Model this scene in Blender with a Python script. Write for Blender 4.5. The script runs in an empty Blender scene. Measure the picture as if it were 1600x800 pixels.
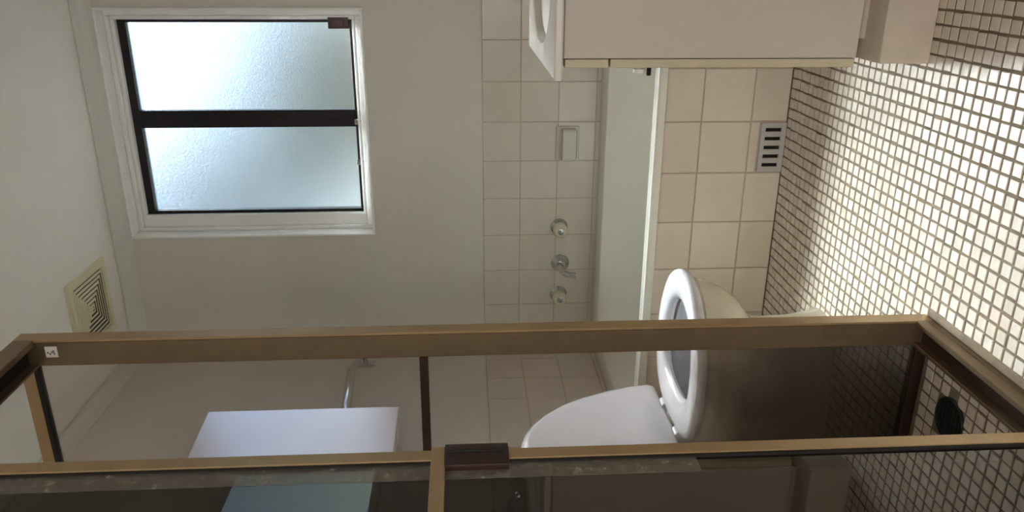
import bpy, bmesh, math, random
from mathutils import Vector, Matrix, noise
random.seed(7)
SC = bpy.context.scene
COL = SC.collection
PI = math.pi

# ------------------------------------------------------------------ camera (phone held on its side: image left is up)
H_EYE = 0.96
YAW, PITCH, ROLL = map(math.radians, (20.9497, 3.2396, -0.974))
fw = Vector((-math.sin(YAW)*math.cos(PITCH), math.cos(YAW)*math.cos(PITCH), -math.sin(PITCH)))
rr = Vector((math.cos(YAW), math.sin(YAW), 0)); up = rr.cross(fw)
r2 = rr*math.cos(ROLL)+up*math.sin(ROLL); u2 = -rr*math.sin(ROLL)+up*math.cos(ROLL)
cam = bpy.data.cameras.new('camera'); cam.sensor_width = 36; cam.sensor_fit = 'HORIZONTAL'
cam.lens = 36*1238.45/1600; cam.clip_start = .02
camo = bpy.data.objects.new('camera', cam); COL.objects.link(camo)
X, Y, Z = -u2, r2, -fw
camo.matrix_world = Matrix(((X.x, Y.x, Z.x, 0), (X.y, Y.y, Z.y, 0), (X.z, Y.z, Z.z, H_EYE), (0, 0, 0, 1)))
SC.camera = camo

# ------------------------------------------------------------------ sky, sun, exposure
SC.view_settings.view_transform = 'Standard'; SC.view_settings.look = 'None'
SC.view_settings.gamma = 1; SC.view_settings.use_curve_mapping = False
SC.view_settings.exposure = 0.5
SC.cycles.use_denoising = True
SC.cycles.max_bounces = 12; SC.cycles.diffuse_bounces = 6; SC.cycles.transmission_bounces = 10
SC.cycles.transparent_max_bounces = 16; SC.cycles.sample_clamp_indirect = 0
SC.cycles.use_guiding = True; SC.cycles.guiding_training_samples = 128; SC.cycles.use_surface_guiding = True
SC.cycles.caustics_reflective = True; SC.cycles.caustics_refractive = True
SC.cycles.blur_glossy = 0.3
w = bpy.data.worlds.new('sky'); SC.world = w; w.use_nodes = True
nt = w.node_tree; bg = nt.nodes['Background']
sky = nt.nodes.new('ShaderNodeTexSky'); sky.sky_type = 'NISHITA'; sky.sun_disc = False
sky.sun_elevation = math.radians(42); sky.sun_rotation = math.radians(10); sky.air_density = 1.0; sky.dust_density = .6
nt.links.new(sky.outputs[0], bg.inputs[0]); bg.inputs[1].default_value = 0.2
sun = bpy.data.lights.new('sun', 'SUN'); sun.energy = 24.0; sun.angle = math.radians(1.5); sun.color = (1, .95, .86)
suno = bpy.data.objects.new('sun', sun); COL.objects.link(suno)
sd = Vector((.07, math.cos(math.radians(46)), math.sin(math.radians(46))))       # towards the sun
suno.rotation_euler = sd.to_track_quat('Z', 'Y').to_euler(); suno.location = sd*10
# unseen fill light added in the doorway behind the camera
da = bpy.data.lights.new('doorway_fill', 'AREA'); da.shape = 'RECTANGLE'; da.size = .95; da.size_y = 1.95; da.energy = 10
da.color = (1.0, .95, .90)
dao = bpy.data.objects.new('doorway_fill', da); COL.objects.link(dao)
dao.location = (-.12, -1.35, 1.0); dao.rotation_euler = (PI/2, 0, 0)

# ------------------------------------------------------------------ dimensions
XL, XR = -1.68, .28          # left, right wall
YB, YF, YN = 3.2735, 2.30, -.75   # back wall, bath front, wall behind the camera
HC = 2.456                   # ceiling
XA, YP, YS = -.705, 1.43, 1.025   # shower: door plane, far post, leading edge of door

# ------------------------------------------------------------------ materials
def new_mat(name):
    m = bpy.data.materials.new(name); m.use_nodes = True
    return m, m.node_tree, m.node_tree.nodes['Principled BSDF']
def mat(name, col, rough=.5, metal=0, var=.04, scale=8, bump=0, bscale=200, spec=.5, coat=0, tint=0, rvar=0):
    m, nt, b = new_mat(name)
    N, L = nt.nodes, nt.links
    b.inputs['Roughness'].default_value = rough; b.inputs['Metallic'].default_value = metal
    b.inputs['Specular IOR Level'].default_value = spec; b.inputs['Coat Weight'].default_value = coat
    tc = N.new('ShaderNodeTexCoord')
    no = N.new('ShaderNodeTexNoise'); no.inputs['Scale'].default_value = scale; no.inputs['Detail'].default_value = 4
    L.new(tc.outputs['Object'], no.inputs['Vector'])
    ra = N.new('ShaderNodeValToRGB')
    ra.color_ramp.elements[0].position = .3; ra.color_ramp.elements[1].position = .7
    ra.color_ramp.elements[0].color = tuple(c*(1-var) for c in col)+(1,); ra.color_ramp.elements[1].color = tuple(min(1, c*(1+var)) for c in col)+(1,)
    L.new(no.outputs['Fac'], ra.inputs['Fac'])
    out = ra.outputs['Color']
    if tint:       # small difference from piece to piece
        oi = N.new('ShaderNodeObjectInfo'); ge = N.new('ShaderNodeNewGeometry')
        ad = N.new('ShaderNodeMath'); ad.operation = 'ADD'; fr = N.new('ShaderNodeMath'); fr.operation = 'FRACT'
        L.new(oi.outputs['Random'], ad.inputs[0]); L.new(ge.outputs['Random Per Island'], ad.inputs[1]); L.new(ad.outputs[0], fr.inputs[0])
        rp = N.new('ShaderNodeValToRGB')
        rp.color_ramp.elements[0].color = (1-tint, 1-tint*1.1, 1-tint*1.5, 1); rp.color_ramp.elements[1].color = (1, 1, 1, 1)
        e = rp.color_ramp.elements.new(.5); e.color = (1, 1-tint*.5, 1-tint*.6, 1)
        L.new(fr.outputs[0], rp.inputs['Fac'])
        mx = N.new('ShaderNodeMix'); mx.data_type = 'RGBA'; mx.blend_type = 'MULTIPLY'; mx.inputs['Factor'].default_value = 1
        L.new(out, mx.inputs[6]); L.new(rp.outputs['Color'], mx.inputs[7]); out = mx.outputs[2]
    L.new(out, b.inputs['Base Color'])
    if rvar:
        mr = N.new('ShaderNodeMapRange'); mr.inputs[3].default_value = max(0, rough-rvar); mr.inputs[4].default_value = min(1, rough+rvar)
        L.new(no.outputs['Fac'], mr.inputs[0]); L.new(mr.outputs[0], b.inputs['Roughness'])
    if bump:
        n2 = N.new('ShaderNodeTexNoise'); n2.inputs['Scale'].default_value = bscale; n2.inputs['Detail'].default_value = 3
        L.new(tc.outputs['Object'], n2.inputs['Vector'])
        bu = N.new('ShaderNodeBump'); bu.inputs['Strength'].default_value = bump; bu.inputs['Distance'].default_value = .002
        L.new(n2.outputs['Fac'], bu.inputs['Height']); L.new(bu.outputs[0], b.inputs['Normal'])
    return m
M = {}
M['plaster'] = mat('painted_plaster', (.70, .675, .625), .55, var=.015, scale=3, bump=.08, bscale=120)
M['ceiling'] = mat('ceiling_paint', (.90, .86, .81), .7, var=.015, scale=3)
M['cornice'] = mat('cornice_paint', (.72, .71, .67), .5, var=.01)
M['window_white'] = mat('window_white_paint', (.88, .87, .85), .32, var=.015, scale=20)
M['dark_frame'] = mat('black_aluminium', (.012, .010, .012), .38, metal=.3, var=.2, scale=40)
M['dark_latch'] = mat('brown_plastic_latch', (.055, .022, .024), .4, var=.1, scale=60)
M['wall_tile'] = mat('cream_wall_tile', (.70, .655, .58), .16, var=.02, scale=14, bump=.03, bscale=40, tint=.05)
M['bath_tile'] = mat('bath_wall_tile', (.72, .655, .57), .24, var=.03, scale=18, bump=.05, bscale=60, tint=.06)
M['grout'] = mat('wall_grout', (.50, .43, .35), .9, var=.1, scale=40)
M['mosaic'] = mat('mosaic_tile', (.72, .675, .595), .30, var=.04, scale=60, bump=.06, bscale=90, tint=.14, rvar=.1)
M['floor_grout'] = mat('dark_floor_grout', (.20, .15, .10), .85, var=.25, scale=25, bump=.2, bscale=300)
M['bath'] = mat('bath_enamel', (.82, .81, .74), .14, var=.01, scale=6)
M['porcelain'] = mat('cream_porcelain', (.80, .72, .58), .12, var=.02, scale=5, coat=.3)
M['seat'] = mat('white_seat_plastic', (.80, .81, .86), .18, var=.01)
M['bowl'] = mat('grey_white_bowl_glaze', (.52, .53, .57), .1, var=.02)
M['chrome'] = mat('chrome', (.62, .63, .64), .13, metal=1, var=.05, scale=30)
M['knob'] = mat('cream_knob_plastic', (.72, .66, .50), .25, var=.03, scale=50)
M['bronze'] = mat('bronze_anodised_aluminium', (.27, .195, .125), .36, metal=.75, var=.07, scale=25, bump=.02, bscale=300)
M['bronze_pale'] = mat('pale_bronze_aluminium', (.52, .37, .21), .38, metal=.7, var=.06, scale=25)
M['bronze_dark'] = mat('dark_bronze_aluminium', (.055, .030, .022), .4, metal=.4, var=.15, scale=30)
M['gasket'] = mat('black_rubber_gasket', (.01, .009, .008), .6, var=.1)
M['handle'] = mat('dark_red_brown_plastic', (.030, .010, .009), .28, var=.2, scale=40)
M['laminate'] = mat('cream_laminate', (.62, .575, .50), .38, var=.02, scale=6)
M['laminate_edge'] = mat('cream_door_edge', (.60, .53, .38), .4, var=.04, scale=30)
M['plinth'] = mat('cream_plinth_board', (.66, .57, .49), .5, var=.05, scale=20)
M['gap'] = mat('dark_gap', (.03, .025, .02), .8)
M['benchtop'] = mat('cream_moulded_top', (.80, .75, .69), .2, var=.01)
M['grille'] = mat('cream_vent_plastic', (.80, .73, .52), .4, var=.03, scale=30)
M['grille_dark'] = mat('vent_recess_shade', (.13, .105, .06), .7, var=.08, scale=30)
M['floor_vent'] = mat('grey_floor_vent', (.52, .50, .49), .4, var=.03, scale=30)
M['black'] = mat('black_void', (.006, .005, .005), .8)
M['ceramic'] = mat('soap_dish_ceramic', (.64, .62, .56), .14, var=.02)
M['cab_white'] = mat('white_cabinet_lacquer', (.80, .80, .84), .28, var=.01)
M['pearl'] = mat('pearl_white_door_gloss', (.99, .93, .97), .30, metal=.85, var=.01)
M['drain'] = mat('dark_drain_metal', (.07, .08, .07), .35, metal=.7, var=.25, scale=60)
M['door_wood'] = mat('white_door_paint', (.6, .56, .5), .5)
M['sticker'] = mat('paper_sticker', (.62, .60, .56), .6, var=.03)
M['ink'] = mat('sticker_ink', (.10, .10, .11), .7)
def leafy():
    m, nt, b = new_mat('sunlit_leaf'); N, L = nt.nodes, nt.links
    tc = N.new('ShaderNodeTexCoord'); no = N.new('ShaderNodeTexNoise'); no.inputs['Scale'].default_value = 3
    L.new(tc.outputs['Object'], no.inputs['Vector'])
    ra = N.new('ShaderNodeValToRGB'); ra.color_ramp.elements[0].color = (.07, .09, .02, 1); ra.color_ramp.elements[1].color = (.16, .17, .05, 1)
    L.new(no.outputs['Fac'], ra.inputs['Fac']); L.new(ra.outputs['Color'], b.inputs['Base Color']); b.inputs['Roughness'].default_value = .6
    t = N.new('ShaderNodeBsdfTranslucent'); L.new(ra.outputs['Color'], t.inputs['Color'])
    mx = N.new('ShaderNodeMixShader'); mx.inputs[0].default_value = .5; L.new(b.outputs[0], mx.inputs[1]); L.new(t.outputs[0], mx.inputs[2])
    L.new(mx.outputs[0], N['Material Output'].inputs['Surface'])
    return m
M['leaf'] = leafy()
M['bark'] = mat('tree_bark', (.10, .075, .05), .9, var=.3, scale=12)
M['lawn'] = mat('shaded_paving', (.10, .095, .085), .9, var=.25, scale=3)  # dark colour makes the yard shady so it bounces little light indoors

def mirror_mat(name, col, rough):
    m, nt, b = new_mat(name); N, L = nt.nodes, nt.links
    b.inputs['Metallic'].default_value = 1; b.inputs['Base Color'].default_value = col+(1,); b.inputs['Roughness'].default_value = rough
    no = N.new('ShaderNodeTexNoise'); no.inputs['Scale'].default_value = 3
    mr = N.new('ShaderNodeMapRange'); mr.inputs[3].default_value = rough; mr.inputs[4].default_value = rough+.02
    L.new(no.outputs['Fac'], mr.inputs[0]); L.new(mr.outputs[0], b.inputs['Roughness'])
    return m
M['mirror'] = mirror_mat('mirror_silver', (.86, .84, .72), .02)

def frosted():
    m, nt, b = new_mat('frosted_pane'); N, L = nt.nodes, nt.links
    N.remove(b)
    tc = N.new('ShaderNodeTexCoord')
    no = N.new('ShaderNodeTexNoise'); no.inputs['Scale'].default_value = 130; no.inputs['Detail'].default_value = 2
    L.new(tc.outputs['Object'], no.inputs['Vector'])
    bu = N.new('ShaderNodeBump'); bu.inputs['Strength'].default_value = .25; bu.inputs['Distance'].default_value = .003
    L.new(no.outputs['Fac'], bu.inputs['Height'])
    g = N.new('ShaderNodeBsdfRefraction'); g.distribution = 'BECKMANN'; g.inputs['Roughness'].default_value = .52; g.inputs['IOR'].default_value = 1.4
    g.inputs['Color'].default_value = (.88, .95, 1, 1); L.new(bu.outputs[0], g.inputs['Normal'])
    t = N.new('ShaderNodeBsdfTranslucent'); t.inputs['Color'].default_value = (.9, .95, 1, 1)
    s = N.new('ShaderNodeBsdfGlossy'); s.inputs['Roughness'].default_value = .3; s.inputs['Color'].default_value = (1, 1, 1, 1); L.new(bu.outputs[0], s.inputs['Normal'])
    m1 = N.new('ShaderNodeMixShader'); m1.inputs[0].default_value = .004; L.new(g.outputs[0], m1.inputs[1]); L.new(t.outputs[0], m1.inputs[2])
    m2 = N.new('ShaderNodeMixShader'); m2.inputs[0].default_value = .05; L.new(m1.outputs[0], m2.inputs[1]); L.new(s.outputs[0], m2.inputs[2])
    L.new(m2.outputs[0], N['Material Output'].inputs['Surface'])
    return m
M['frosted'] = frosted()

def tinted_glass(name, tint, ior, film, low_shade=False):
    # see-through tinted sheet with a mirror-like surface and a thin dried soap film
    m, nt, b = new_mat(name); N, L = nt.nodes, nt.links
    N.remove(b)
    tr = N.new('ShaderNodeBsdfTransparent'); tr.inputs['Color'].default_value = tint+(1,)
    gl = N.new('ShaderNodeBsdfGlossy'); gl.inputs['Roughness'].default_value = .015; gl.inputs['Color'].default_value = (1, .94, .87, 1)
    fr = N.new('ShaderNodeFresnel'); fr.inputs['IOR'].default_value = ior
    mx = N.new('ShaderNodeMixShader'); L.new(fr.outputs[0], mx.inputs[0]); L.new(tr.outputs[0], mx.inputs[1]); L.new(gl.outputs[0], mx.inputs[2])
    df = N.new('ShaderNodeBsdfDiffuse'); df.inputs['Color'].default_value = (.45, .38, .32, 1)
    tc = N.new('ShaderNodeTexCoord'); no = N.new('ShaderNodeTexNoise'); no.inputs['Scale'].default_value = 6; no.inputs['Detail'].default_value = 6
    L.new(tc.outputs['Object'], no.inputs['Vector'])
    mr = N.new('ShaderNodeMapRange'); mr.inputs[1].default_value = .35; mr.inputs[2].default_value = .75; mr.inputs[3].default_value = film*.4; mr.inputs[4].default_value = film
    L.new(no.outputs['Fac'], mr.inputs[0])
    m2 = N.new('ShaderNodeMixShader'); L.new(mr.outputs[0], m2.inputs[0]); L.new(mx.outputs[0], m2.inputs[1]); L.new(df.outputs[0], m2.inputs[2])
    out = m2
    if low_shade:      # dark uneven film that paints the shade behind onto the lower sheet
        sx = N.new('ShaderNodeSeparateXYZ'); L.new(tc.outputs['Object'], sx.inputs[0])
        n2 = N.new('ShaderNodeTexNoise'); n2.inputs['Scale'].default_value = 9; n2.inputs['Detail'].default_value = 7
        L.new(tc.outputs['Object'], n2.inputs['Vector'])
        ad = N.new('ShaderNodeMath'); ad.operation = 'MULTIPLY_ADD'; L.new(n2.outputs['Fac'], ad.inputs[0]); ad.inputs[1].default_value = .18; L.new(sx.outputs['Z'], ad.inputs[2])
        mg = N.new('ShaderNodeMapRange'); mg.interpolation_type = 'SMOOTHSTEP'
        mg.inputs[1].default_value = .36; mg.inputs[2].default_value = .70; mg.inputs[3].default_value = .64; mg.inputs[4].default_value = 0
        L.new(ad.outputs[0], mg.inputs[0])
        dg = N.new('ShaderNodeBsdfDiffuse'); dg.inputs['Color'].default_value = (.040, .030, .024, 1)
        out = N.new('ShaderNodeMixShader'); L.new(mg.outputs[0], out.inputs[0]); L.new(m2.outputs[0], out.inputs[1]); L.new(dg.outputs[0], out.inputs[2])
    L.new(out.outputs[0], N['Material Output'].inputs['Surface'])
    return m
M['glass_end'] = tinted_glass('tinted_shower_glass', (.90, .865, .85), 1.45, .05, low_shade=True)
M['glass_door'] = tinted_glass('bronze_door_glass', (.50, .45, .41), 1.95, .015)

def scum():
    m, nt, b = new_mat('dried_soap_scum'); N, L = nt.nodes, nt.links
    b.inputs['Base Color'].default_value = (.48, .43, .36, 1); b.inputs['Roughness'].default_value = .8
    tc = N.new('ShaderNodeTexCoord'); no = N.new('ShaderNodeTexNoise'); no.inputs['Scale'].default_value = 60; no.inputs['Detail'].default_value = 8; no.inputs['Roughness'].default_value = .75
    L.new(tc.outputs['Object'], no.inputs['Vector'])
    ra = N.new('ShaderNodeValToRGB'); ra.color_ramp.elements[0].position = .5; ra.color_ramp.elements[1].position = .72
    ra.color_ramp.elements[0].color = (.15, .15, .15, 1); ra.color_ramp.elements[1].color = (.6, .6, .6, 1)
    L.new(no.outputs['Fac'], ra.inputs['Fac']); L.new(ra.outputs['Color'], b.inputs['Alpha'])
    return m
M['scum'] = scum()

# ------------------------------------------------------------------ mesh helpers
def link(name, bm, m, parent=None, smooth=False, loc=None):
    me = bpy.data.meshes.new(name)
    bmesh.ops.recalc_face_normals(bm, faces=bm.faces[:])
    bm.to_mesh(me); bm.free()
    if m is not None: me.materials.append(m)
    if smooth:
        for p in me.polygons: p.use_smooth = True
        try: me.set_sharp_from_angle(angle=math.radians(38))
        except Exception: pass
    o = bpy.data.objects.new(name, me); COL.objects.link(o)
    if parent is not None: o.parent = parent
    if loc is not None: o.location = loc
    return o
def empty(name, parent=None):
    o = bpy.data.objects.new(name, None); COL.objects.link(o)
    if parent is not None: o.parent = parent
    return o
def tag(o, label=None, cat=None, group=None, kind=None):
    for k, v in (('label', label), ('category', cat), ('group', group), ('kind', kind)):
        if v: o[k] = v
    return o
def add_box(bm, x0, x1, y0, y1, z0, z1, bev=0, seg=1):
    v = [bm.verts.new((x, y, z)) for x in (x0, x1) for y in (y0, y1) for z in (z0, z1)]
    fs = [bm.faces.new([v[i] for i in q]) for q in ((0, 1, 3, 2), (4, 6, 7, 5), (0, 4, 5, 1), (2, 3, 7, 6), (0, 2, 6, 4), (1, 5, 7, 3))]
    if bev:
        es = list({e for f in fs for e in f.edges})
        bmesh.ops.bevel(bm, geom=es, offset=bev, segments=seg, affect='EDGES', profile=.7)
    return bm
def box(name, x0, x1, y0, y1, z0, z1, m, parent=None, bev=0, seg=1):
    return link(name, add_box(bmesh.new(), x0, x1, y0, y1, z0, z1, bev, seg), m, parent, smooth=bev > 0 and seg > 1)
def add_loft(bm, rings, cap0=True, cap1=True, closed=True):
    vs = [[bm.verts.new(p) for p in r] for r in rings]
    n = len(rings[0])
    for a, b in zip(vs, vs[1:]):
        for i in range(n if closed else n-1):
            j = (i+1) % n
            bm.faces.new((a[i], a[j], b[j], b[i]))
    if cap0: bm.faces.new(vs[0][::-1])
    if cap1: bm.faces.new(vs[-1])
    return bm
def add_lathe(bm, c, axis, prof, n=24):
    # prof: [(distance along axis, radius)]
    a = Vector(axis).normalized(); t = a.orthogonal().normalized(); b = a.cross(t)
    rings = [[Vector(c)+a*d+(t*math.cos(2*PI*i/n)+b*math.sin(2*PI*i/n))*max(r, 1e-4) for i in range(n)] for d, r in prof]
    return add_loft(bm, rings)
def add_tube(bm, pts, radii, n=14):
    pts = [Vector(p) for p in pts]; rings = []
    t0 = None
    for i, p in enumerate(pts):
        d = (pts[min(i+1, len(pts)-1)]-pts[max(i-1, 0)]).normalized()
        if t0 is None: t0 = d.orthogonal().normalized()
        t0 = (t0-d*t0.dot(d)).normalized(); b = d.cross(t0)
        r = radii[i] if isinstance(radii, (list, tuple)) else radii
        rings.append([p+(t0*math.cos(2*PI*k/n)+b*math.sin(2*PI*k/n))*r for k in range(n)])
    return add_loft(bm, rings)
def bez(ps, n=10):
    out = []
    for i in range(n+1):
        t = i/n; q = [Vector(p) for p in ps]
        while len(q) > 1: q = [a.lerp(b, t) for a, b in zip(q, q[1:])]
        out.append(q[0])
    return out
_tile_cache = {}
def tile_mesh(name, w_, h_, d, m, ch):
    # a flat tile lying in XY with its face at +Z: chamfered rim, no back
    k = (name, round(w_, 4), round(h_, 4), round(d, 4))
    if k in _tile_cache: return _tile_cache[k]
    bm = bmesh.new(); add_tile(bm, 0, 0, w_, h_, d, ch)
    me = bpy.data.meshes.new(name); bmesh.ops.recalc_face_normals(bm, faces=bm.faces[:]); bm.to_mesh(me); bm.free(); me.materials.append(m)
    _tile_cache[k] = me
    return me
def add_tile(bm, cx, cy, w_, h_, d, ch, rot=0, dz=0, tx=0, ty=0):
    rings = []
    c, s = math.cos(rot), math.sin(rot)
    for (ins, z) in ((0, -d), (0, -ch), (ch, 0)):
        r = []
        for sx, sy in ((-1, -1), (1, -1), (1, 1), (-1, 1)):
            x, y = sx*(w_/2-ins), sy*(h_/2-ins)
            r.append((cx+x*c-y*s, cy+x*s+y*c, z+dz+x*tx+y*ty))
        rings.append(r)
    add_loft(bm, rings, cap0=False)
ROT_BACK = Matrix(((1, 0, 0), (0, 0, -1), (0, 1, 0))).to_4x4()       # face towards -y, tile y -> z
ROT_LEFT = Matrix(((0, 0, 1), (1, 0, 0), (0, 1, 0))).to_4x4()        # face towards +x, tile x -> y
ROT_RIGHT = Matrix(((0, 0, -1), (-1, 0, 0), (0, 1, 0))).to_4x4()     # face towards -x
def place_tile(me, rotm, c, parent, jit=.0006):
    o = bpy.data.objects.new('tile', me); COL.objects.link(o); o.parent = parent
    t = Matrix.Rotation(random.uniform(-.0035, .0035), 4, 'X') @ Matrix.Rotation(random.uniform(-.0035, .0035), 4, 'Y')
    o.matrix_local = Matrix.Translation(Vector(c)+Vector((rotm[0][2], rotm[1][2], rotm[2][2]))*random.uniform(-jit, jit)) @ rotm @ t
    return o

# ------------------------------------------------------------------ room shell
def struct(name, bm, m, label, cat):
    return tag(link(name, bm, m), label, cat, kind='structure')
T = .12
# back wall with the window opening (bands around it); plaster face at YB
WX0, WX1, WZ0, WZ1 = -1.140, -.205, 1.358, 2.380
bm = bmesh.new()
PB = YB+.004
for a in ((XL-T, WX0, 0, HC+.1), (WX1, XR+T, 0, HC+.1), (WX0, WX1, 0, WZ0), (WX0, WX1, WZ1, HC+.1)):
    add_box(bm, a[0], a[1], PB, PB+.18, a[2], a[3])
bmesh.ops.remove_doubles(bm, verts=bm.verts[:], dist=1e-5)
wall_back = struct('wall_back', bm, M['plaster'], 'pale grey plastered wall with the window, tiled in its lower part above the bath', 'wall')
# left wall: solid; right wall; wall behind the camera with a doorway
wall_left = struct('wall_left', add_box(bmesh.new(), XL-T, XL-.004, YN-T, PB+.18, 0, HC+.1), M['plaster'], 'plain wall seen through the shower glass, with the white cabinet and toilet against it', 'wall')
wall_right = struct('wall_right', add_box(bmesh.new(), XR, XR+T, YN-T, PB+.18, 0, HC+.1), M['plaster'], 'plain wall behind the vanity unit', 'wall')
bm = bmesh.new()
for a in ((XL-T, -.62, 0, HC+.1), (.22, XR+T, 0, HC+.1), (-.62, .22, 2.06, HC+.1)):
    add_box(bm, a[0], a[1], YN-T, YN, a[2], a[3])
wall_front = struct('wall_front', bm, M['plaster'], 'wall with the open doorway the view is taken from', 'wall')
ceiling = struct('ceiling', add_box(bmesh.new(), XL-T, XR+T, YN-T, PB+.18, HC, HC+.12), M['ceiling'], 'pale flat ceiling with a square vent near the cornice', 'ceiling')
floor = struct('floor', add_box(bmesh.new(), XL-T, XR+T, -1.6, PB+.18, -.15, -.0022), M['floor_grout'], 'bathroom floor of small cream square mosaic tiles in dark grout', 'floor')
# cornice along the back, left and right walls (cove profile)
def cornice(name, p0, p1, inward, label):
    dz, dy = .0685, .036
    prof = [(0, -dz), (.003, -dz)]+[(.003+(dy-.003)*(1-math.cos(t*PI/2/6)), -dz+.004+(dz-.008)*math.sin(t*PI/2/6)) for t in range(7)]+[(dy, -.0035), (dy-.006, -.0035), (dy-.006, 0), (0, 0)]
    i = Vector(inward)
    rings = [[Vector(p)+i*a+Vector((0, 0, b)) for a, b in prof] for p in (p0, p1)]
    bm = bmesh.new(); add_loft(bm, rings)
    return tag(link(name, bm, M['cornice']), label, 'cornice', kind='structure')
cornice('trim_1', (XL, PB, HC), (XR, PB, HC), (0, -1, 0), 'white cove cornice above the window')
cornice('trim_2', (XL-.004, YN, HC), (XL-.004, PB, HC), (1, 0, 0), 'white cove cornice above the shower wall')
cornice('trim_3', (XR, YN, HC), (XR, PB, HC), (-1, 0, 0), 'white cove cornice above the vanity wall')
# hallway beyond the doorway (out of view)
bm = bmesh.new(); add_box(bm, -1.3, 1.0, -1.72, -1.6, 0, 2.6)
struct('wall_hall', bm, M['plaster'], 'hallway wall beyond the doorway', 'wall')

# wall tiles --------------------------------------------------------
TP, TH = .1662, .158
def tile_band(rotm, wall, axis_u, origin, u0, u1, zs, m, pitch, flip=1, gap=.0032):
    # columns start at u0; zs are row boundaries from the top down
    u = u0
    first = True
    k = 0
    edges = [u0]
    while edges[-1] < u1-1e-4: edges.append(min(u1, origin+pitch*(math.floor((edges[-1]-origin+1e-6)/pitch)+1)))
    for a, b in zip(edges, edges[1:]):
        if b-a < .012: continue
        for zt, zb in zip(zs, zs[1:]):
            me = tile_mesh('tile', b-a-gap, zt-zb-gap, .007, m, .0012)
            c = (a+b)/2
            yield ((a+b)/2, (zt+zb)/2, me)
ROWS = [.887, .729, .571, .413, .255, .097, 0]
# grout backing sheets then the tiles (children of their wall)
box('tile_bed', XL, XR, YB-.0005, YB+.006, .0, .886, M['grout'], wall_back)
for c, z, me in tile_band(ROT_BACK, wall_back, 'x', -.324, XL, XR, ROWS[:5], M['wall_tile'], TP):
    place_tile(me, ROT_BACK, (c, YB-.0022, z), wall_back)
box('tile_bed', XL-.006, XL+.0005, -.2, YB, 0, .886, M['grout'], wall_left)
for c, z, me in tile_band(ROT_LEFT, wall_left, 'y', YB, -.2, YB-.003, ROWS, M['wall_tile'], TP):
    place_tile(me, ROT_LEFT, (XL+.0022, c, z), wall_left)
box('tile_bed', XR-.0005, XR+.006, 1.4, YB, 0, 1.045, M['grout'], wall_right)
for c, z, me in tile_band(ROT_RIGHT, wall_right, 'y', YB, 1.4, YB-.003, [1.045]+ROWS, M['wall_tile'], TP):
    place_tile(me, ROT_RIGHT, (XR-.0022, c, z), wall_right)

# floor mosaic -------------------------------------------------------
MP, MS = .0293, .0246
from bpy_extras.object_utils import world_to_camera_view
def pix(p):
    d = Vector(p)-Vector((0, 0, H_EYE)); z = d.dot(fw)
    return 800-1238.45*d.dot(u2)/z, 400-1238.45*d.dot(r2)/z, z       # image x, image y, depth
spots = []
nx0 = math.floor((XL+.19)/MP); nx1 = math.ceil((XR+.19)/MP)
ny0 = math.floor((.35-1.333)/MP); ny1 = math.floor((YF-.004-1.333)/MP)
for i in range(nx0, nx1):
    for j in range(ny0, ny1+1):
        cx = -.19+MP*(i+.5)+random.gauss(0, .0006); cy = 1.333+MP*(j+.5)+random.gauss(0, .0005)
        if cx-MS/2 < XL+.004 or cx+MS/2 > XR-.003: continue
        y1 = cy+MS/2
        h_ = MS
        if y1 > YF-.002: h_ = YF-.002-(cy-MS/2); cy = YF-.002-h_/2
        if h_ < .006: continue
        if (cx+.872)**2+(cy-1.315)**2 < .052**2: continue            # drain
        if XA-.062 < cx < XA+.004 and cy < YP+.03: continue          # under the shower sill
        if cx < XA and YP-.004 < cy < YP+.032: continue
        spots.append((cx, cy, h_))
def size_in_view(s):
    x, y, z = pix((s[0], s[1], 0))
    if z < .2 or not (6 < x < 1594 and 4 < y < 796): return 0
    if s[0] < XA or s[2] < MS: return 0
    if x > 1340 and y < 100 and x < 1468: return 0
    if y > 676-.03*(1600-x)*-1: pass
    return 1/z/z
near = sorted(spots, key=size_in_view, reverse=True)[:300]
nearset = set(near)
me = tile_mesh('mosaic_tile', MS, MS, .004, M['mosaic'], .0011)
for (cx, cy, _h) in near:
    o = bpy.data.objects.new('mosaic_tile', me); COL.objects.link(o); o.parent = floor
    o.location = (cx, cy, random.uniform(-.0003, .0003))
    o.rotation_euler = (random.gauss(0, .006), random.gauss(0, .006), random.gauss(0, .012))
    o.scale = (random.uniform(.96, 1.02), random.uniform(.96, 1.02), 1)
bm = bmesh.new()
for s in spots:
    if s in nearset: continue
    add_tile(bm, s[0], s[1], MS*random.uniform(.96, 1.02), s[2]*random.uniform(.96, 1.02), .004, .0011, random.gauss(0, .012), random.uniform(-.0003, .0003), random.gauss(0, .006), random.gauss(0, .006))
tag(link('mosaic_tiling', bm, M['mosaic'], floor), kind='stuff')

# ------------------------------------------------------------------ window
win = tag(empty('window_1'), 'white framed window with two frosted panes in black aluminium frames', 'window', kind='structure')
WD = YB+.100                       # depth of the inner frame
def frame_ring(name, x0, x1, z0, z1, wl, wr, wb, wt, y0, y1, m, parent, bev=.002):
    out = []
    for a in ((x0, x0+wl, z0, z1), (x1-wr, x1, z0, z1), (x0+wl, x1-wr, z0, z0+wb), (x0+wl, x1-wr, z1-wt, z1)):
        out.append(box(name, a[0], a[1], y0, y1, a[2], a[3], m, parent, bev))
    return out
# reveal lining, thin bead proud of the wall, two stepped rebates
frame_ring('reveal_board', WX0-.004, WX1+.004, WZ0-.004, WZ1+.004, .010, .010, .012, .010, YB-.010, WD+.02, M['window_white'], win, .003)
frame_ring('timber_stop', WX0+.006, WX1-.006, WZ0+.008, WZ1-.006, .016, .024, .028, .018, YB+.060, WD+.02, M['window_white'], win, .004)
frame_ring('timber_rebate', WX0+.022, WX1-.030, WZ0+.036, WZ1-.024, .052, .017, .015, .017, YB+.072, WD+.03, M['window_white'], win, .004)
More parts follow.
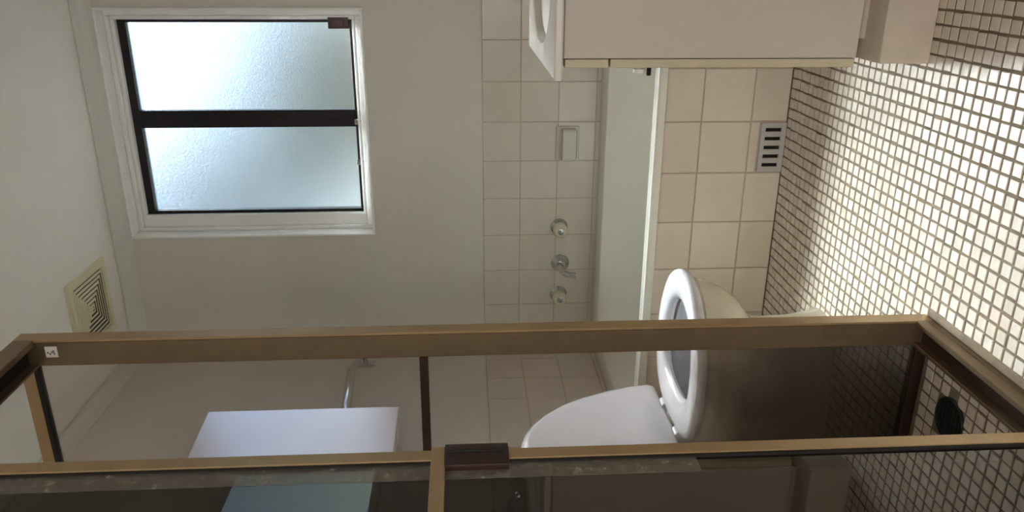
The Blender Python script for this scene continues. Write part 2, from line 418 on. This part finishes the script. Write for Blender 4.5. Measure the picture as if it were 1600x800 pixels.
# black aluminium frame: outline measured on the plane y = WD
AX0, AX1, AZ0, AZ1 = -1.067, -.2505, 1.408, 2.340
frame_ring('aluminium_frame', AX0, AX1, AZ0, AZ1, .014, .014, .014, .032, WD-.004, WD+.03, M['dark_frame'], win, .0015)
box('meeting_stile', -.690, -.640, WD-.006, WD+.03, AZ0+.012, AZ1-.03, M['dark_frame'], win, .0015)
box('sliding_stile', -.648, -.616, WD-.016, WD+.02, AZ0+.012, AZ1-.03, M['dark_frame'], win, .0015)
box('pane', -.620, AX1-.012, WD+.010, WD+.016, AZ0+.01, AZ1-.03, M['frosted'], win)
box('pane', AX0+.012, -.686, WD+.016, WD+.022, AZ0+.01, AZ1-.03, M['frosted'], win)
lt = box('sash_latch', -.288, -.243, WD-.030, WD-.004, 1.421, 1.503, M['dark_latch'], win, .003, 2)
box('latch_lever', -.282, -.252, WD-.040, WD-.030, 1.440, 1.488, M['dark_latch'], lt, .003, 2)
for xs in (-.668, -.842):
    bm = bmesh.new(); add_box(bm, xs-.012, xs+.012, WD-.018, WD-.004, 1.400, 1.424, .003, 2); add_tube(bm, [(xs, WD-.012, 1.41), (xs+.006, WD-.024, 1.398), (xs+.004, WD-.030, 1.388)], .004, 8)
    tag(link('sash_catch', bm, M['chrome'], win, True), 'small grey metal catch')

# outdoors behind the frosted panes
tag(link('ground', add_box(bmesh.new(), -14, 12, YB+.3, 24, -.6, -.3), M['lawn']), 'paved yard outside the window, shade put into its dark colour', 'ground', kind='structure')
def tree(x, y, h, r, label, trunk_r=.12):
    t = empty('garden_tree'); t.location = (x, y, -.3); tag(t, label, 'tree')
    bm = bmesh.new(); add_tube(bm, [(0, 0, 0), (.05, 0, h*.3), (-.04, .05, h*.6), (0, 0, h*.85)], [trunk_r, trunk_r*.8, trunk_r*.6, trunk_r*.3], 10)
    for k in range(5):
        a = k*1.3; add_tube(bm, [(0, 0, h*.45), (math.cos(a)*r*.4, math.sin(a)*r*.4, h*.62), (math.cos(a)*r*.75, math.sin(a)*r*.75, h*.75)], [trunk_r*.4, trunk_r*.3, trunk_r*.12], 7)
    link('trunk', bm, M['bark'], t, True)
    bm = bmesh.new()
    rnd = random.Random(int(x*100))
    for k in range(2600):
        d = Vector((rnd.gauss(0, 1), rnd.gauss(0, 1), rnd.gauss(0, 1))).normalized()*r*rnd.uniform(.45, 1)
        c = Vector((d.x, d.y, h*.78+d.z*.8)); s = rnd.uniform(.07, .13)
        q = Matrix.Rotation(rnd.uniform(0, 6.28), 3, 'Z') @ Matrix.Rotation(rnd.uniform(-1, 1), 3, 'X')
        vs = [bm.verts.new(c+q @ Vector(p)) for p in ((-s, 0, 0), (0, -s*.5, s*.1), (s, 0, 0), (0, s*.5, s*.1))]
        bm.faces.new(vs)
    tag(link('foliage', bm, M['leaf'], t), kind='stuff')
    return t
tree(-1.0, 7.4, 3.0, 1.2, 'low round green tree blurred behind the pane nearer the vanity')
tree(-2.75, 8.2, 5.0, 1.35, 'taller green tree blurred behind the top of the pane farther from the vanity')

# ------------------------------------------------------------------ bathtub
bath = tag(empty('bathtub'), 'built-in white bathtub with a cream tiled front below the window', 'bathtub')
bath.location = (-.7, YF, 0)
def bpart(o): o.location = -bath.location; return o
RZ = .396
def superell(cx, cy, ax, ay, n, e, z):
    out = []
    for i in range(n):
        t = 2*PI*i/n; c, s = math.cos(t), math.sin(t)
        out.append((cx+ax*math.copysign(abs(c)**(2/e), c), cy+ay*math.copysign(abs(s)**(2/e), s), z))
    return out
def rectring(x0, x1, y0, y1, n, z):
    out = []; cx, cy, ax, ay = (x0+x1)/2, (y0+y1)/2, (x1-x0)/2, (y1-y0)/2
    for i in range(n):
        t = 2*PI*i/n; c, s = math.cos(t), math.sin(t); k = 1/max(abs(c), abs(s))
        out.append((cx+ax*c*k, cy+ay*s*k, z))
    return out
BX0, BX1, BY0, BY1 = XL+.006, XR-.006, YF-.008, YB-.006
cx, cy = (BX0+BX1)/2, (YF+.055+BY1-.13)/2
ax, ay = (BX1-BX0)/2-.09, (BY1-.13-YF-.055)/2
rings = [rectring(BX0, BX1, BY0, BY1, 64, .372), rectring(BX0, BX1, BY0, BY1, 64, RZ-.006), rectring(BX0+.005, BX1-.005, BY0+.005, BY1-.005, 64, RZ),
         superell(cx, cy, ax+.008, ay+.008, 64, 7, RZ), superell(cx, cy, ax, ay, 64, 7, RZ-.006), superell(cx, cy, ax-.02, ay-.012, 64, 6.5, RZ-.06),
         superell(cx, cy, ax-.09, ay-.055, 64, 5.5, .12), superell(cx, cy, ax-.14, ay-.085, 64, 5, .065), superell(cx, cy, ax-.22, ay-.14, 64, 4, .05)]
bm = bmesh.new(); add_loft(bm, rings, cap0=False)
bpart(link('tub_shell', bm, M['bath'], bath, True))
apron = bpart(box('apron', XL, XR, YF+.0035, YF+.05, 0, .372, M['grout'], bath))
xs = [XL+.003]+[-.465-.1565*k for k in range(7, -5, -1) if XL+.02 < -.465-.1565*k < XR-.02]+[XR-.003]
GX0, GX1, GZ1 = -.619, -.467, .078
for a, b in zip(xs, xs[1:]):
    for zb, zt in ((0, .109), (.109, .260), (.260, .372)):
        if abs((a+b)/2-(GX0+GX1)/2) < .03 and zb == 0: zb = GZ1+.002
        me = tile_mesh('bath_tile', b-a-.0034, zt-zb-.0034, .007, M['bath_tile'], .0012)
        o = place_tile(me, ROT_BACK, ((a+b)/2, YF, (zb+zt)/2), apron, .0004)
# vent grille in the bath front
vg = tag(empty('bath_vent_grille'), 'small grey grille with five dark slots in the tiled bath front at the floor', 'grille')
vg.location = ((GX0+GX1)/2, YF, 0)
bm = bmesh.new()
sl = [GX0+.022+i*.0268 for i in range(5)]
xe = [GX0+.002]
for s in sl: xe += [s-.0055, s+.0055]
xe.append(GX1-.002)
Z0, Z1, ZA, ZB = .001, GZ1-.001, .016, .064
for i in range(0, len(xe), 2): add_box(bm, xe[i], xe[i+1], YF-.004, YF+.003, ZA, ZB)
add_box(bm, xe[0], xe[-1], YF-.004, YF+.003, Z0, ZA); add_box(bm, xe[0], xe[-1], YF-.004, YF+.003, ZB, Z1)
bmesh.ops.remove_doubles(bm, verts=bm.verts[:], dist=1e-5)
o = link('plate', bm, M['floor_vent'], vg); o.location = -vg.location
for s in sl:
    o = box('slot', s-.006, s+.006, YF+.0008, YF+.003, ZA-.001, ZB+.001, M['black'], vg); o.location = -vg.location

# ------------------------------------------------------------------ taps and soap dish on the tiled wall
TY = YB-.0025
def tap(x, z, label):
    t = tag(empty('bath_tap'), label, 'tap', 'bath taps on the tiled wall'); t.location = (x, TY, z)
    o = link('flange', add_lathe(bmesh.new(), (0, 0, 0), (0, -1, 0), [(0, .036), (.004, .038), (.010, .034), (.018, .022), (.030, .018)], 28), M['chrome'], t, True)
    bm = bmesh.new(); add_lathe(bm, (0, 0, 0), (0, -1, 0), [(.026, .022), (.030, .030), (.052, .032), (.066, .028), (.072, .022)], 28)
    link('knob', bm, M['knob'], t, True)
    link('cap', add_lathe(bmesh.new(), (0, 0, 0), (0, -1, 0), [(.070, .015), (.076, .014), (.078, .009)], 20), M['chrome'], t, True)
    return t
tap(-1.118, .556, 'round cream bath tap with chrome flange, nearest the soap dish')
tap(-1.437, .552, 'round cream bath tap with chrome flange, nearest the shower post')
sp = tag(empty('bath_spout'), 'curved chrome bath spout between the two round taps', 'spout'); sp.location = (-1.288, TY, .548)
link('flange', add_lathe(bmesh.new(), (0, 0, 0), (0, -1, 0), [(0, .040), (.005, .041), (.012, .036), (.022, .022), (.03, .018)], 28), M['chrome'], sp, True)
bm = bmesh.new(); pts = bez([(0, -.02, .0), (0, -.07, .012), (0, -.14, .010), (0, -.150, -.040)], 12); add_tube(bm, pts, [.016-.004*i/12 for i in range(13)], 14)
add_lathe(bm, (0, -.150, -.036), (0, -.1, -1), [(0, .0125), (.002, .014), (.014, .014), (.016, .011)], 16)
link('spout_arm', bm, M['chrome'], sp, True)
sd_ = tag(empty('soap_dish'), 'pale ceramic soap dish fixed to the tiles above the bath', 'soap dish'); sd_.location = (-.747, TY, .53)
bm = bmesh.new(); add_box(bm, -.074, .074, -.014, 0, -.048, .050, .008, 3); link('back_plate', bm, M['ceramic'], sd_, True)
bm = bmesh.new()
o_ = [superell(0, -.020, .058, .018, 40, 5, -.036), superell(0, -.026, .066, .026, 40, 5, -.030), superell(0, -.030, .068, .030, 40, 5, .020), superell(0, -.030, .066, .028, 40, 5, .026), superell(0, -.030, .056, .020, 40, 5, .026), superell(0, -.030, .050, .016, 40, 4, -.010)]
add_loft(bm, o_); link('tray', bm, M['ceramic'], sd_, True)

# ------------------------------------------------------------------ ceiling vent
cv = tag(empty('ceiling_vent'), 'square cream ceiling vent with concentric square louvres beside the cornice', 'vent'); cv.location = (-1.325, 2.953, HC)
def sq_ring(bm, h0, h1, z0, z1):
    r = [[(sx*h, sy*h, z) for sx, sy in ((-1, -1), (1, -1), (1, 1), (-1, 1))] for h, z in ((h1, z1), (h1, z0), (h0, z0), (h0, z1))]
    add_loft(bm, r+[r[0]], False, False); return bm
bm = sq_ring(bmesh.new(), .128, .160, -.016, 0); bmesh.ops.bevel(bm, geom=[e for e in bm.edges], offset=.003, segments=2, affect='EDGES')
link('rim', bm, M['grille'], cv)
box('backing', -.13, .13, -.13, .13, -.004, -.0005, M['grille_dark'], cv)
for k in range(7):
    h1 = .122-.0172*k
    bm = bmesh.new()
    r = [[(sx*h, sy*h, z) for sx, sy in ((-1, -1), (1, -1), (1, 1), (-1, 1))] for h, z in ((h1, -.0105), (h1, -.0125), (h1-.0088, -.0150), (h1-.0095, -.0150), (h1-.0095, -.0130), (h1-.001, -.0105))]
    add_loft(bm, r+[r[0]], False, False)
    link('louvre', bm, M['grille'], cv)
link('boss', add_box(bmesh.new(), -.006, .006, -.006, .006, -.014, -.003, .002), M['grille'], cv)

# ------------------------------------------------------------------ toilet (faces +x, back to the left wall)
wc = tag(empty('toilet'), 'cream toilet with white seat down and lid raised, behind the shower glass', 'toilet'); wc.location = (-1.05, 1.90, 0)
def egg(xf, xb, hw, z, n=48, e=2.0, wide=.42, tilt=0):
    # egg outline in plan: front at xf (+x), back at xb; widest at fraction `wide` from the back
    out = []; xm = xb+(xf-xb)*wide
    for i in range(n):
        t = 2*PI*i/n; c, s = math.cos(t), math.sin(t)
        ee = e if c > 0 else 3.2
        x = xm+((xf-xm) if c > 0 else (xm-xb))*math.copysign(abs(c)**(2/ee), c)
        out.append((x-wc.location.x, hw*math.copysign(abs(s)**(2/(e if c > 0 else 2.6)), s), z))
    return out
rings = [egg(-.903, -1.42, .112, 0, e=2.6), egg(-.908, -1.42, .106, .02, e=2.6), egg(-.914, -1.40, .100, .10), egg(-.916, -1.38, .104, .175), egg(-.912, -1.37, .115, .203),
         egg(-.884, -1.36, .135, .224), egg(-.853, -1.35, .154, .250), egg(-.829, -1.34, .170, .284), egg(-.813, -1.335, .182, .325), egg(-.804, -1.335, .187, .355), egg(-.812, -1.335, .184, .366), egg(-.850, -1.30, .146, .366)]
bm = bmesh.new(); add_loft(bm, rings, cap1=False); pan = link('pan', bm, M['porcelain'], wc, True)
rings = [egg(-.850, -1.30, .146, .366), egg(-.862, -1.26, .134, .352), egg(-.885, -1.24, .118, .29), egg(-.94, -1.20, .08, .22), egg(-.99, -1.15, .05, .17)]
bm = bmesh.new(); add_loft(bm, rings, cap0=False); link('bowl', bm, M['bowl'], pan, True)
def seat_ring(t, z):
    # t = 0 outer edge .. 1 edge of the hole
    return egg(-.786-.082*t, -1.232+.105*t, .205-.075*t, z, n=64, e=2.1, wide=.45-.02*t)
rings = [seat_ring(t, z) for t, z in ((.06, .370), (0, .378), (.0, .386), (.06, .394), (.22, .399), (.5, .400), (.78, .397), (.94, .390), (1, .382), (.95, .372))]
rings.append(rings[0])
bm = bmesh.new(); add_loft(bm, rings, False, False); bmesh.ops.remove_doubles(bm, verts=bm.verts[:], dist=1e-5)
link('seat', bm, M['seat'], wc, True)
# lid: egg slab hinged at the back, leaning against the cistern
tl = math.radians(104)
hx, hz = -1.222, .400
def lidpt(p, th):
    # p in plan coords measured forward from the hinge; rotate up about the y axis
    d = p[0]+wc.location.x-hx; 
    return (hx+d*math.cos(tl)-th*math.sin(tl)-wc.location.x, p[1], hz+d*math.sin(tl)+th*math.cos(tl))
prof = [(.0, .020), (.0, .012), (.004, .002), (.014, -.006), (.030, -.010)]
def lid_outline(ins):
    key = [(0, .178), (.012, .192), (.06, .203), (.14, .210), (.22, .206), (.29, .190), (.35, .158), (.39, .122), (.416, .080), (.430, .036)]
    sc = 1-ins/.21
    pts = [(.215+(d-.215)*(1-ins/.215), w*sc) for d, w in key]
    return [(hx+d-wc.location.x, w_, 0) for d, w_ in pts]+[(hx+d-wc.location.x, -w_, 0) for d, w_ in reversed(pts)]
rings = []
for ins, th in [(.034, .010), (.018, .013), (.005, .011)]+prof[1:]:
    rings.append([lidpt(p, th) for p in lid_outline(ins)])
bm = bmesh.new(); add_loft(bm, rings)
link('lid', bm, M['seat'], wc, True)
for s in (-.075, .075):
    bm = bmesh.new(); add_lathe(bm, (hx-wc.location.x-.004, s-.018, .392), (0, 1, 0), [(0, .012), (.002, .014), (.034, .014), (.036, .012)], 16)
    link('hinge', bm, M['seat'], wc, True)
cis = link('cistern', add_box(bmesh.new(), XL+.012-wc.location.x, -1.48-wc.location.x, -.215, .215, .40, .74, .022, 3), M['porcelain'], wc, True)
link('cistern_lid', add_box(bmesh.new(), XL+.010-wc.location.x, -1.472-wc.location.x, -.222, .222, .74, .772, .010, 3), M['porcelain'], cis, True)
link('flush_button', add_lathe(bmesh.new(), (-1.57-wc.location.x, 0, .771), (0, 0, 1), [(0, .02), (.005, .02), (.007, .016)], 20), M['chrome'], cis, True)
bm = bmesh.new(); add_tube(bm, [(-1.60-wc.location.x, 0, .42), (-1.60-wc.location.x, 0, .30), (-1.50-wc.location.x, 0, .27), (-1.36-wc.location.x, 0, .28)], .028, 14)
link('flush_pipe', bm, M['porcelain'], wc, True)

# ------------------------------------------------------------------ white wall cabinet above the toilet
wcab = tag(empty('wall_cabinet'), 'white glossy wall cabinet seen through the shower glass, above the toilet', 'cabinet'); wcab.location = (XL, 1.91, 1.218)
box('carcass', .002, .052, 0, .62, 0, .682, M['cab_white'], wcab, .003)
dd = link('cabinet_door', add_box(bmesh.new(), 0, .014, 0, .628, -.001, .685, .003, 2), M['cab_white'], wcab, True)
dd.location = (.054, -.002, 0); dd.rotation_euler = (0, 0, -math.radians(5.5))       # stands ajar
box('gloss_panel', .0141, .0165, .004, .624, .003, .681, M['pearl'], dd)

# chrome rail by the bath end
tr = tag(empty('towel_rail'), 'short chrome rail on the wall above the bath end, reaching behind the white cabinet', 'rail'); tr.location = (XL, 3.09, 1.405)
link('flange', add_box(bmesh.new(), .0005, .010, -.014, .014, -.036, .036, .004, 2), M['chrome'], tr, True)
bm = bmesh.new(); add_tube(bm, bez([(.006, 0, .004), (.06, 0, .004), (.070, -.03, .015), (.070, -.17, .040)], 10), .010, 12)
link('bracket_arm', bm, M['chrome'], tr, True)
bm = bmesh.new(); add_tube(bm, [(.07, -.165, .040), (.07, -.17, .040), (.07, -.20, .038), (.07, -.50, .018), (.07, -.51, .018)], [.010, .017, .018, .017, .012], 14)
link('grip_bar', bm, M['chrome'], tr, True)
hk = tag(empty('wall_hook'), 'tiny chrome hook on the plain wall just beside the shower post', 'hook'); hk.location = (-1.600, PB, 1.443)
link('hook_plate', add_lathe(bmesh.new(), (0, 0, 0), (0, -1, 0), [(0, .010), (.004, .010), (.006, .006)], 14), M['chrome'], hk, True)
bm = bmesh.new(); add_tube(bm, bez([(0, -.004, 0), (0, -.03, 0), (0, -.034, -.01), (0, -.030, .012)], 6), .004, 8)
link('hook_arm', bm, M['chrome'], hk, True)

# ------------------------------------------------------------------ vanity unit
VX, VY0, VY1 = -.202, 1.655, 2.285
van = tag(empty('vanity_unit'), 'cream laminate vanity unit with pale moulded basin top standing on a plinth', 'vanity'); van.location = (.04, 1.95, 0)
def vp(o): o.location = -van.location; return o
vp(box('cabinet_body', VX, XR-.012, VY0, VY1, .139, .756, M['laminate'], van, .0012))
vp(box('plinth', -.210, XR-.012, 1.620, VY1, 0, .105, M['plinth'], van, .002))
vp(box('recess_board', VX+.035, XR-.012, VY0+.045, VY1, .105, .139, M['plinth'], van))
# front faces -x: one long drawer front above two doors
dr = vp(box('drawer_front', VX-.019, VX-.0015, VY0, VY1, .662, .752, M['laminate_edge'], van, .0012))
ymid = (VY0+VY1)/2
ds = []
for a, b in ((VY0, ymid-.0015), (ymid+.0015, VY1)):
    ds.append(vp(box('cabinet_door', VX-.019, VX-.0015, a, b, .142, .658, M['laminate_edge'], van, .0012)))
bm = bmesh.new(); hy = 1.745; add_lathe(bm, (VX-.019, hy, .578), (-1, 0, 0), [(0, .006), (.012, .006), (.014, .013), (.022, .014), (.026, .010)], 18)
tag(link('door_knob', bm, M['window_white'], ds[0], True), 'small white knob')
bm = bmesh.new(); add_lathe(bm, (VX-.019, hy-.004, .557), (-1, 0, 0), [(0, .005), (.026, .005), (.028, .004)], 14)  # black peg stands in for the shadow beside the knob
tag(link('knob_shadow', bm, M['black'], ds[0], True), 'small black peg for the knob shadow')
bm = bmesh.new(); add_lathe(bm, (VX-.019, ymid+.06, .578), (-1, 0, 0), [(0, .006), (.012, .006), (.014, .013), (.022, .014), (.026, .010)], 18)
tag(link('door_knob', bm, M['window_white'], ds[1], True), 'small white knob')
# moulded top with an oval bowl
TX0, TX1, TY0, TY1, TZ = -.245, XR-.012, 1.640, 2.288, .776
bcx, bcy = .005, 1.97
n = 64
rings = [rectring(TX0+.004, TX1, TY0+.004, TY1, n, TZ-.018), rectring(TX0, TX1, TY0, TY1, n, TZ-.014), rectring(TX0, TX1, TY0, TY1, n, TZ-.003), rectring(TX0+.003, TX1-.002, TY0+.003, TY1-.002, n, TZ)]
# bowl rings re-use the same angles
def bowl(ax, ay, z, e=2.4): return superell(bcx, bcy, ax, ay, n, e, z)
rings += [bowl(.205, .245, TZ), bowl(.200, .240, TZ-.004), bowl(.180, .220, TZ-.05), bowl(.13, .17, TZ-.11), bowl(.05, .06, TZ-.13)]
bm = bmesh.new(); add_loft(bm, rings, cap0=False)
vp(link('basin_top', bm, M['benchtop'], van, True))
# mixer tap standing on the vanity top (shows as a reflection in the door glass)
mx_ = tag(empty('basin_mixer'), 'chrome basin mixer tap on the vanity top, reflected in the shower door', 'tap'); mx_.location = (.235, 1.97, TZ)
bm = bmesh.new(); add_lathe(bm, (0, 0, 0), (0, 0, 1), [(0, .024), (.006, .025), (.05, .020), (.07, .021), (.078, .014)], 22); link('tap_body', bm, M['chrome'], mx_, True)
bm = bmesh.new(); add_tube(bm, bez([(0, 0, .045), (-.05, 0, .075), (-.12, 0, .070), (-.135, 0, .035)], 10), [.013]*11, 12); link('spout', bm, M['chrome'], mx_, True)
bm = bmesh.new(); add_tube(bm, bez([(0, 0, .075), (-.01, 0, .10), (-.05, 0, .115), (-.08, 0, .118)], 8), [.010, .009, .008, .007, .006, .006, .006, .007, .007], 10); link('lever', bm, M['chrome'], mx_, True)

# shaving mirror cabinet on the wall above the vanity (reflected in the shower door)
mc = tag(empty('mirror_cabinet'), 'mirrored shaving cabinet above the vanity, reflected in the shower door glass', 'mirror cabinet'); mc.location = (XR, 1.9, 1.27)
box('carcass', -.105, -.003, -.42, .37, 0, .45, M['cab_white'], mc, .003)
for a, b in ((-.42, -.027), (-.023, .37)):
    d_ = box('mirror_door', -.118, -.107, a, b, -.002, .452, M['cab_white'], mc, .002)
    box('mirror', -.1205, -.1182, a+.004, b-.004, .004, .446, M['mirror'], d_)

# ------------------------------------------------------------------ shower enclosure
sh = tag(empty('shower_enclosure'), 'bronze framed shower enclosure with tinted glass end panel and sliding door', 'shower'); sh.location = (XA, YP, 0)
def sp_(o): o.location = -sh.location; return o
XI, ZT = XA-.058, 1.842
YE = .10     # near end of the door plane, beyond the frame of the picture
post = sp_(link('corner_post', add_box(bmesh.new(), XI, XA-.006, YP, YP+.026, 0, ZT, .002), M['bronze'], sh))
box('outer_flange', XA-.0055, XA, YP-.003, YP+.030, 0, ZT, M['bronze_pale'], post, .001)  # paler metal puts the light on the post's outer face into colour
# paper sticker near the top of the post with a smudged mark
st = box('sticker', XA-.038, XA-.015, YP-.0012, YP+.0002, 1.762, 1.785, M['sticker'], post)
bm = bmesh.new()
for a in ((-.032, 1.767), (-.029, 1.771), (-.033, 1.775), (-.027, 1.768), (-.030, 1.779)): add_box(bm, XA+a[0], XA+a[0]+.0045, YP-.0018, YP-.0010, a[1], a[1]+.0022)
link('print', bm, M['ink'], post)
# rails of the door plane: outer lip, dark channel, inner lip
hr = sp_(link('head_rail', add_box(add_box(bmesh.new(), XA-.014, XA, YE, YP, ZT-.040, ZT, .0015), XI, XA-.014, YE, YP, ZT-.012, ZT, .001), M['bronze'], sh))
box('head_channel', XI+.004, XA-.014, YE, YP-.002, ZT-.022, ZT-.012, M['gasket'], hr)
box('corner_clip', XA-.022, XA-.014, 1.33, 1.345, ZT-.030, ZT-.022, M['window_white'], hr, .001)
box('inner_lip', XI, XI+.005, YE, YP-.001, ZT-.040, ZT-.012, M['bronze'], hr)
sr = sp_(link('sill_rail', add_box(add_box(bmesh.new(), XI, XA, YE, YP, 0, .012, .001), XA-.012, XA, YE, YP, .012, .037, .0015), M['bronze'], sh))
box('inner_lip', XI, XI+.008, YE, YP-.001, .012, .034, M['bronze'], sr, .001)
box('track_channel', XI+.008, XA-.012, YE, YP-.001, .012, .016, M['bronze_dark'], sr)
# end panel, parallel to the back wall
ep = empty('end_panel', sh); ep.location = -sh.location
EX0, EX1 = XL+.004, XI
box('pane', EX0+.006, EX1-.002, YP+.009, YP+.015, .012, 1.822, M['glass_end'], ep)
box('top_rail', EX0, EX1, YP+.002, YP+.022, 1.818, ZT, M['bronze_pale'], ep, .001)
box('rubber_seal', EX0, EX1, YP+.003, YP+.021, 1.811, 1.818, M['gasket'], ep)
box('mid_rail', EX0, EX1, YP-.002, YP+.024, 1.043, 1.060, M['bronze_dark'], ep, .001)
box('bottom_rail', EX0, EX1, YP+.001, YP+.024, -.001, .022, M['bronze_dark'], ep, .001)
box('wall_channel', XL+.003, XL+.022, YP+.001, YP+.024, .022, 1.811, M['bronze'], ep, .001)
# sliding door pushed towards the camera
sdoor = empty('sliding_door', sh); sdoor.location = -sh.location
DX0, DX1 = XA-.030, XA-.004
box('leading_stile', XA-.017, XA-.001, YS-.026, YS, .018, ZT-.014, M['bronze_pale'], sdoor, .0012)
box('rubber_seal', XA-.014, XA-.003, YS-.031, YS-.026, .02, ZT-.016, M['gasket'], sdoor)
box('pane', XA-.012, XA-.007, YE+.02, YS-.024, .03, ZT-.03, M['glass_door'], sdoor)
box('mid_rail', XA-.018, XA+.002, YE+.02, YS+.004, .998, 1.019, M['bronze_pale'], sdoor, .0012)
hd = box('pull_handle', XA-.016, XA+.004, YS-.046, YS+.008, .902, .999, M['handle'], sdoor, .004, 2)
box('grip_groove', XA+.0035, XA+.0055, YS-.014, YS-.010, .906, .995, M['gasket'], hd)
sc_ = box('soap_scum_edge', XA-.0068, XA-.0062, YS-.066, YS-.027, .62, 1.82, M['scum'], sdoor)
# floor drain inside the shower
drn = tag(empty('floor_drain'), 'round dark metal drain in the mosaic floor inside the shower', 'drain'); drn.location = (-.872, 1.315, -.0022)
link('drain_ring', add_lathe(bmesh.new(), (0, 0, 0), (0, 0, 1), [(0, .047), (.003, .047), (.004, .045), (.003, .040), (0.0005, .039)], 32), M['drain'], drn, True)
for k in range(-3, 4):
    hw = math.sqrt(max(.039**2-(k*.011)**2, 1e-5))
    box('drain_bar', -hw, hw, k*.011-.003, k*.011+.003, .0006, .0032, M['drain'], drn)
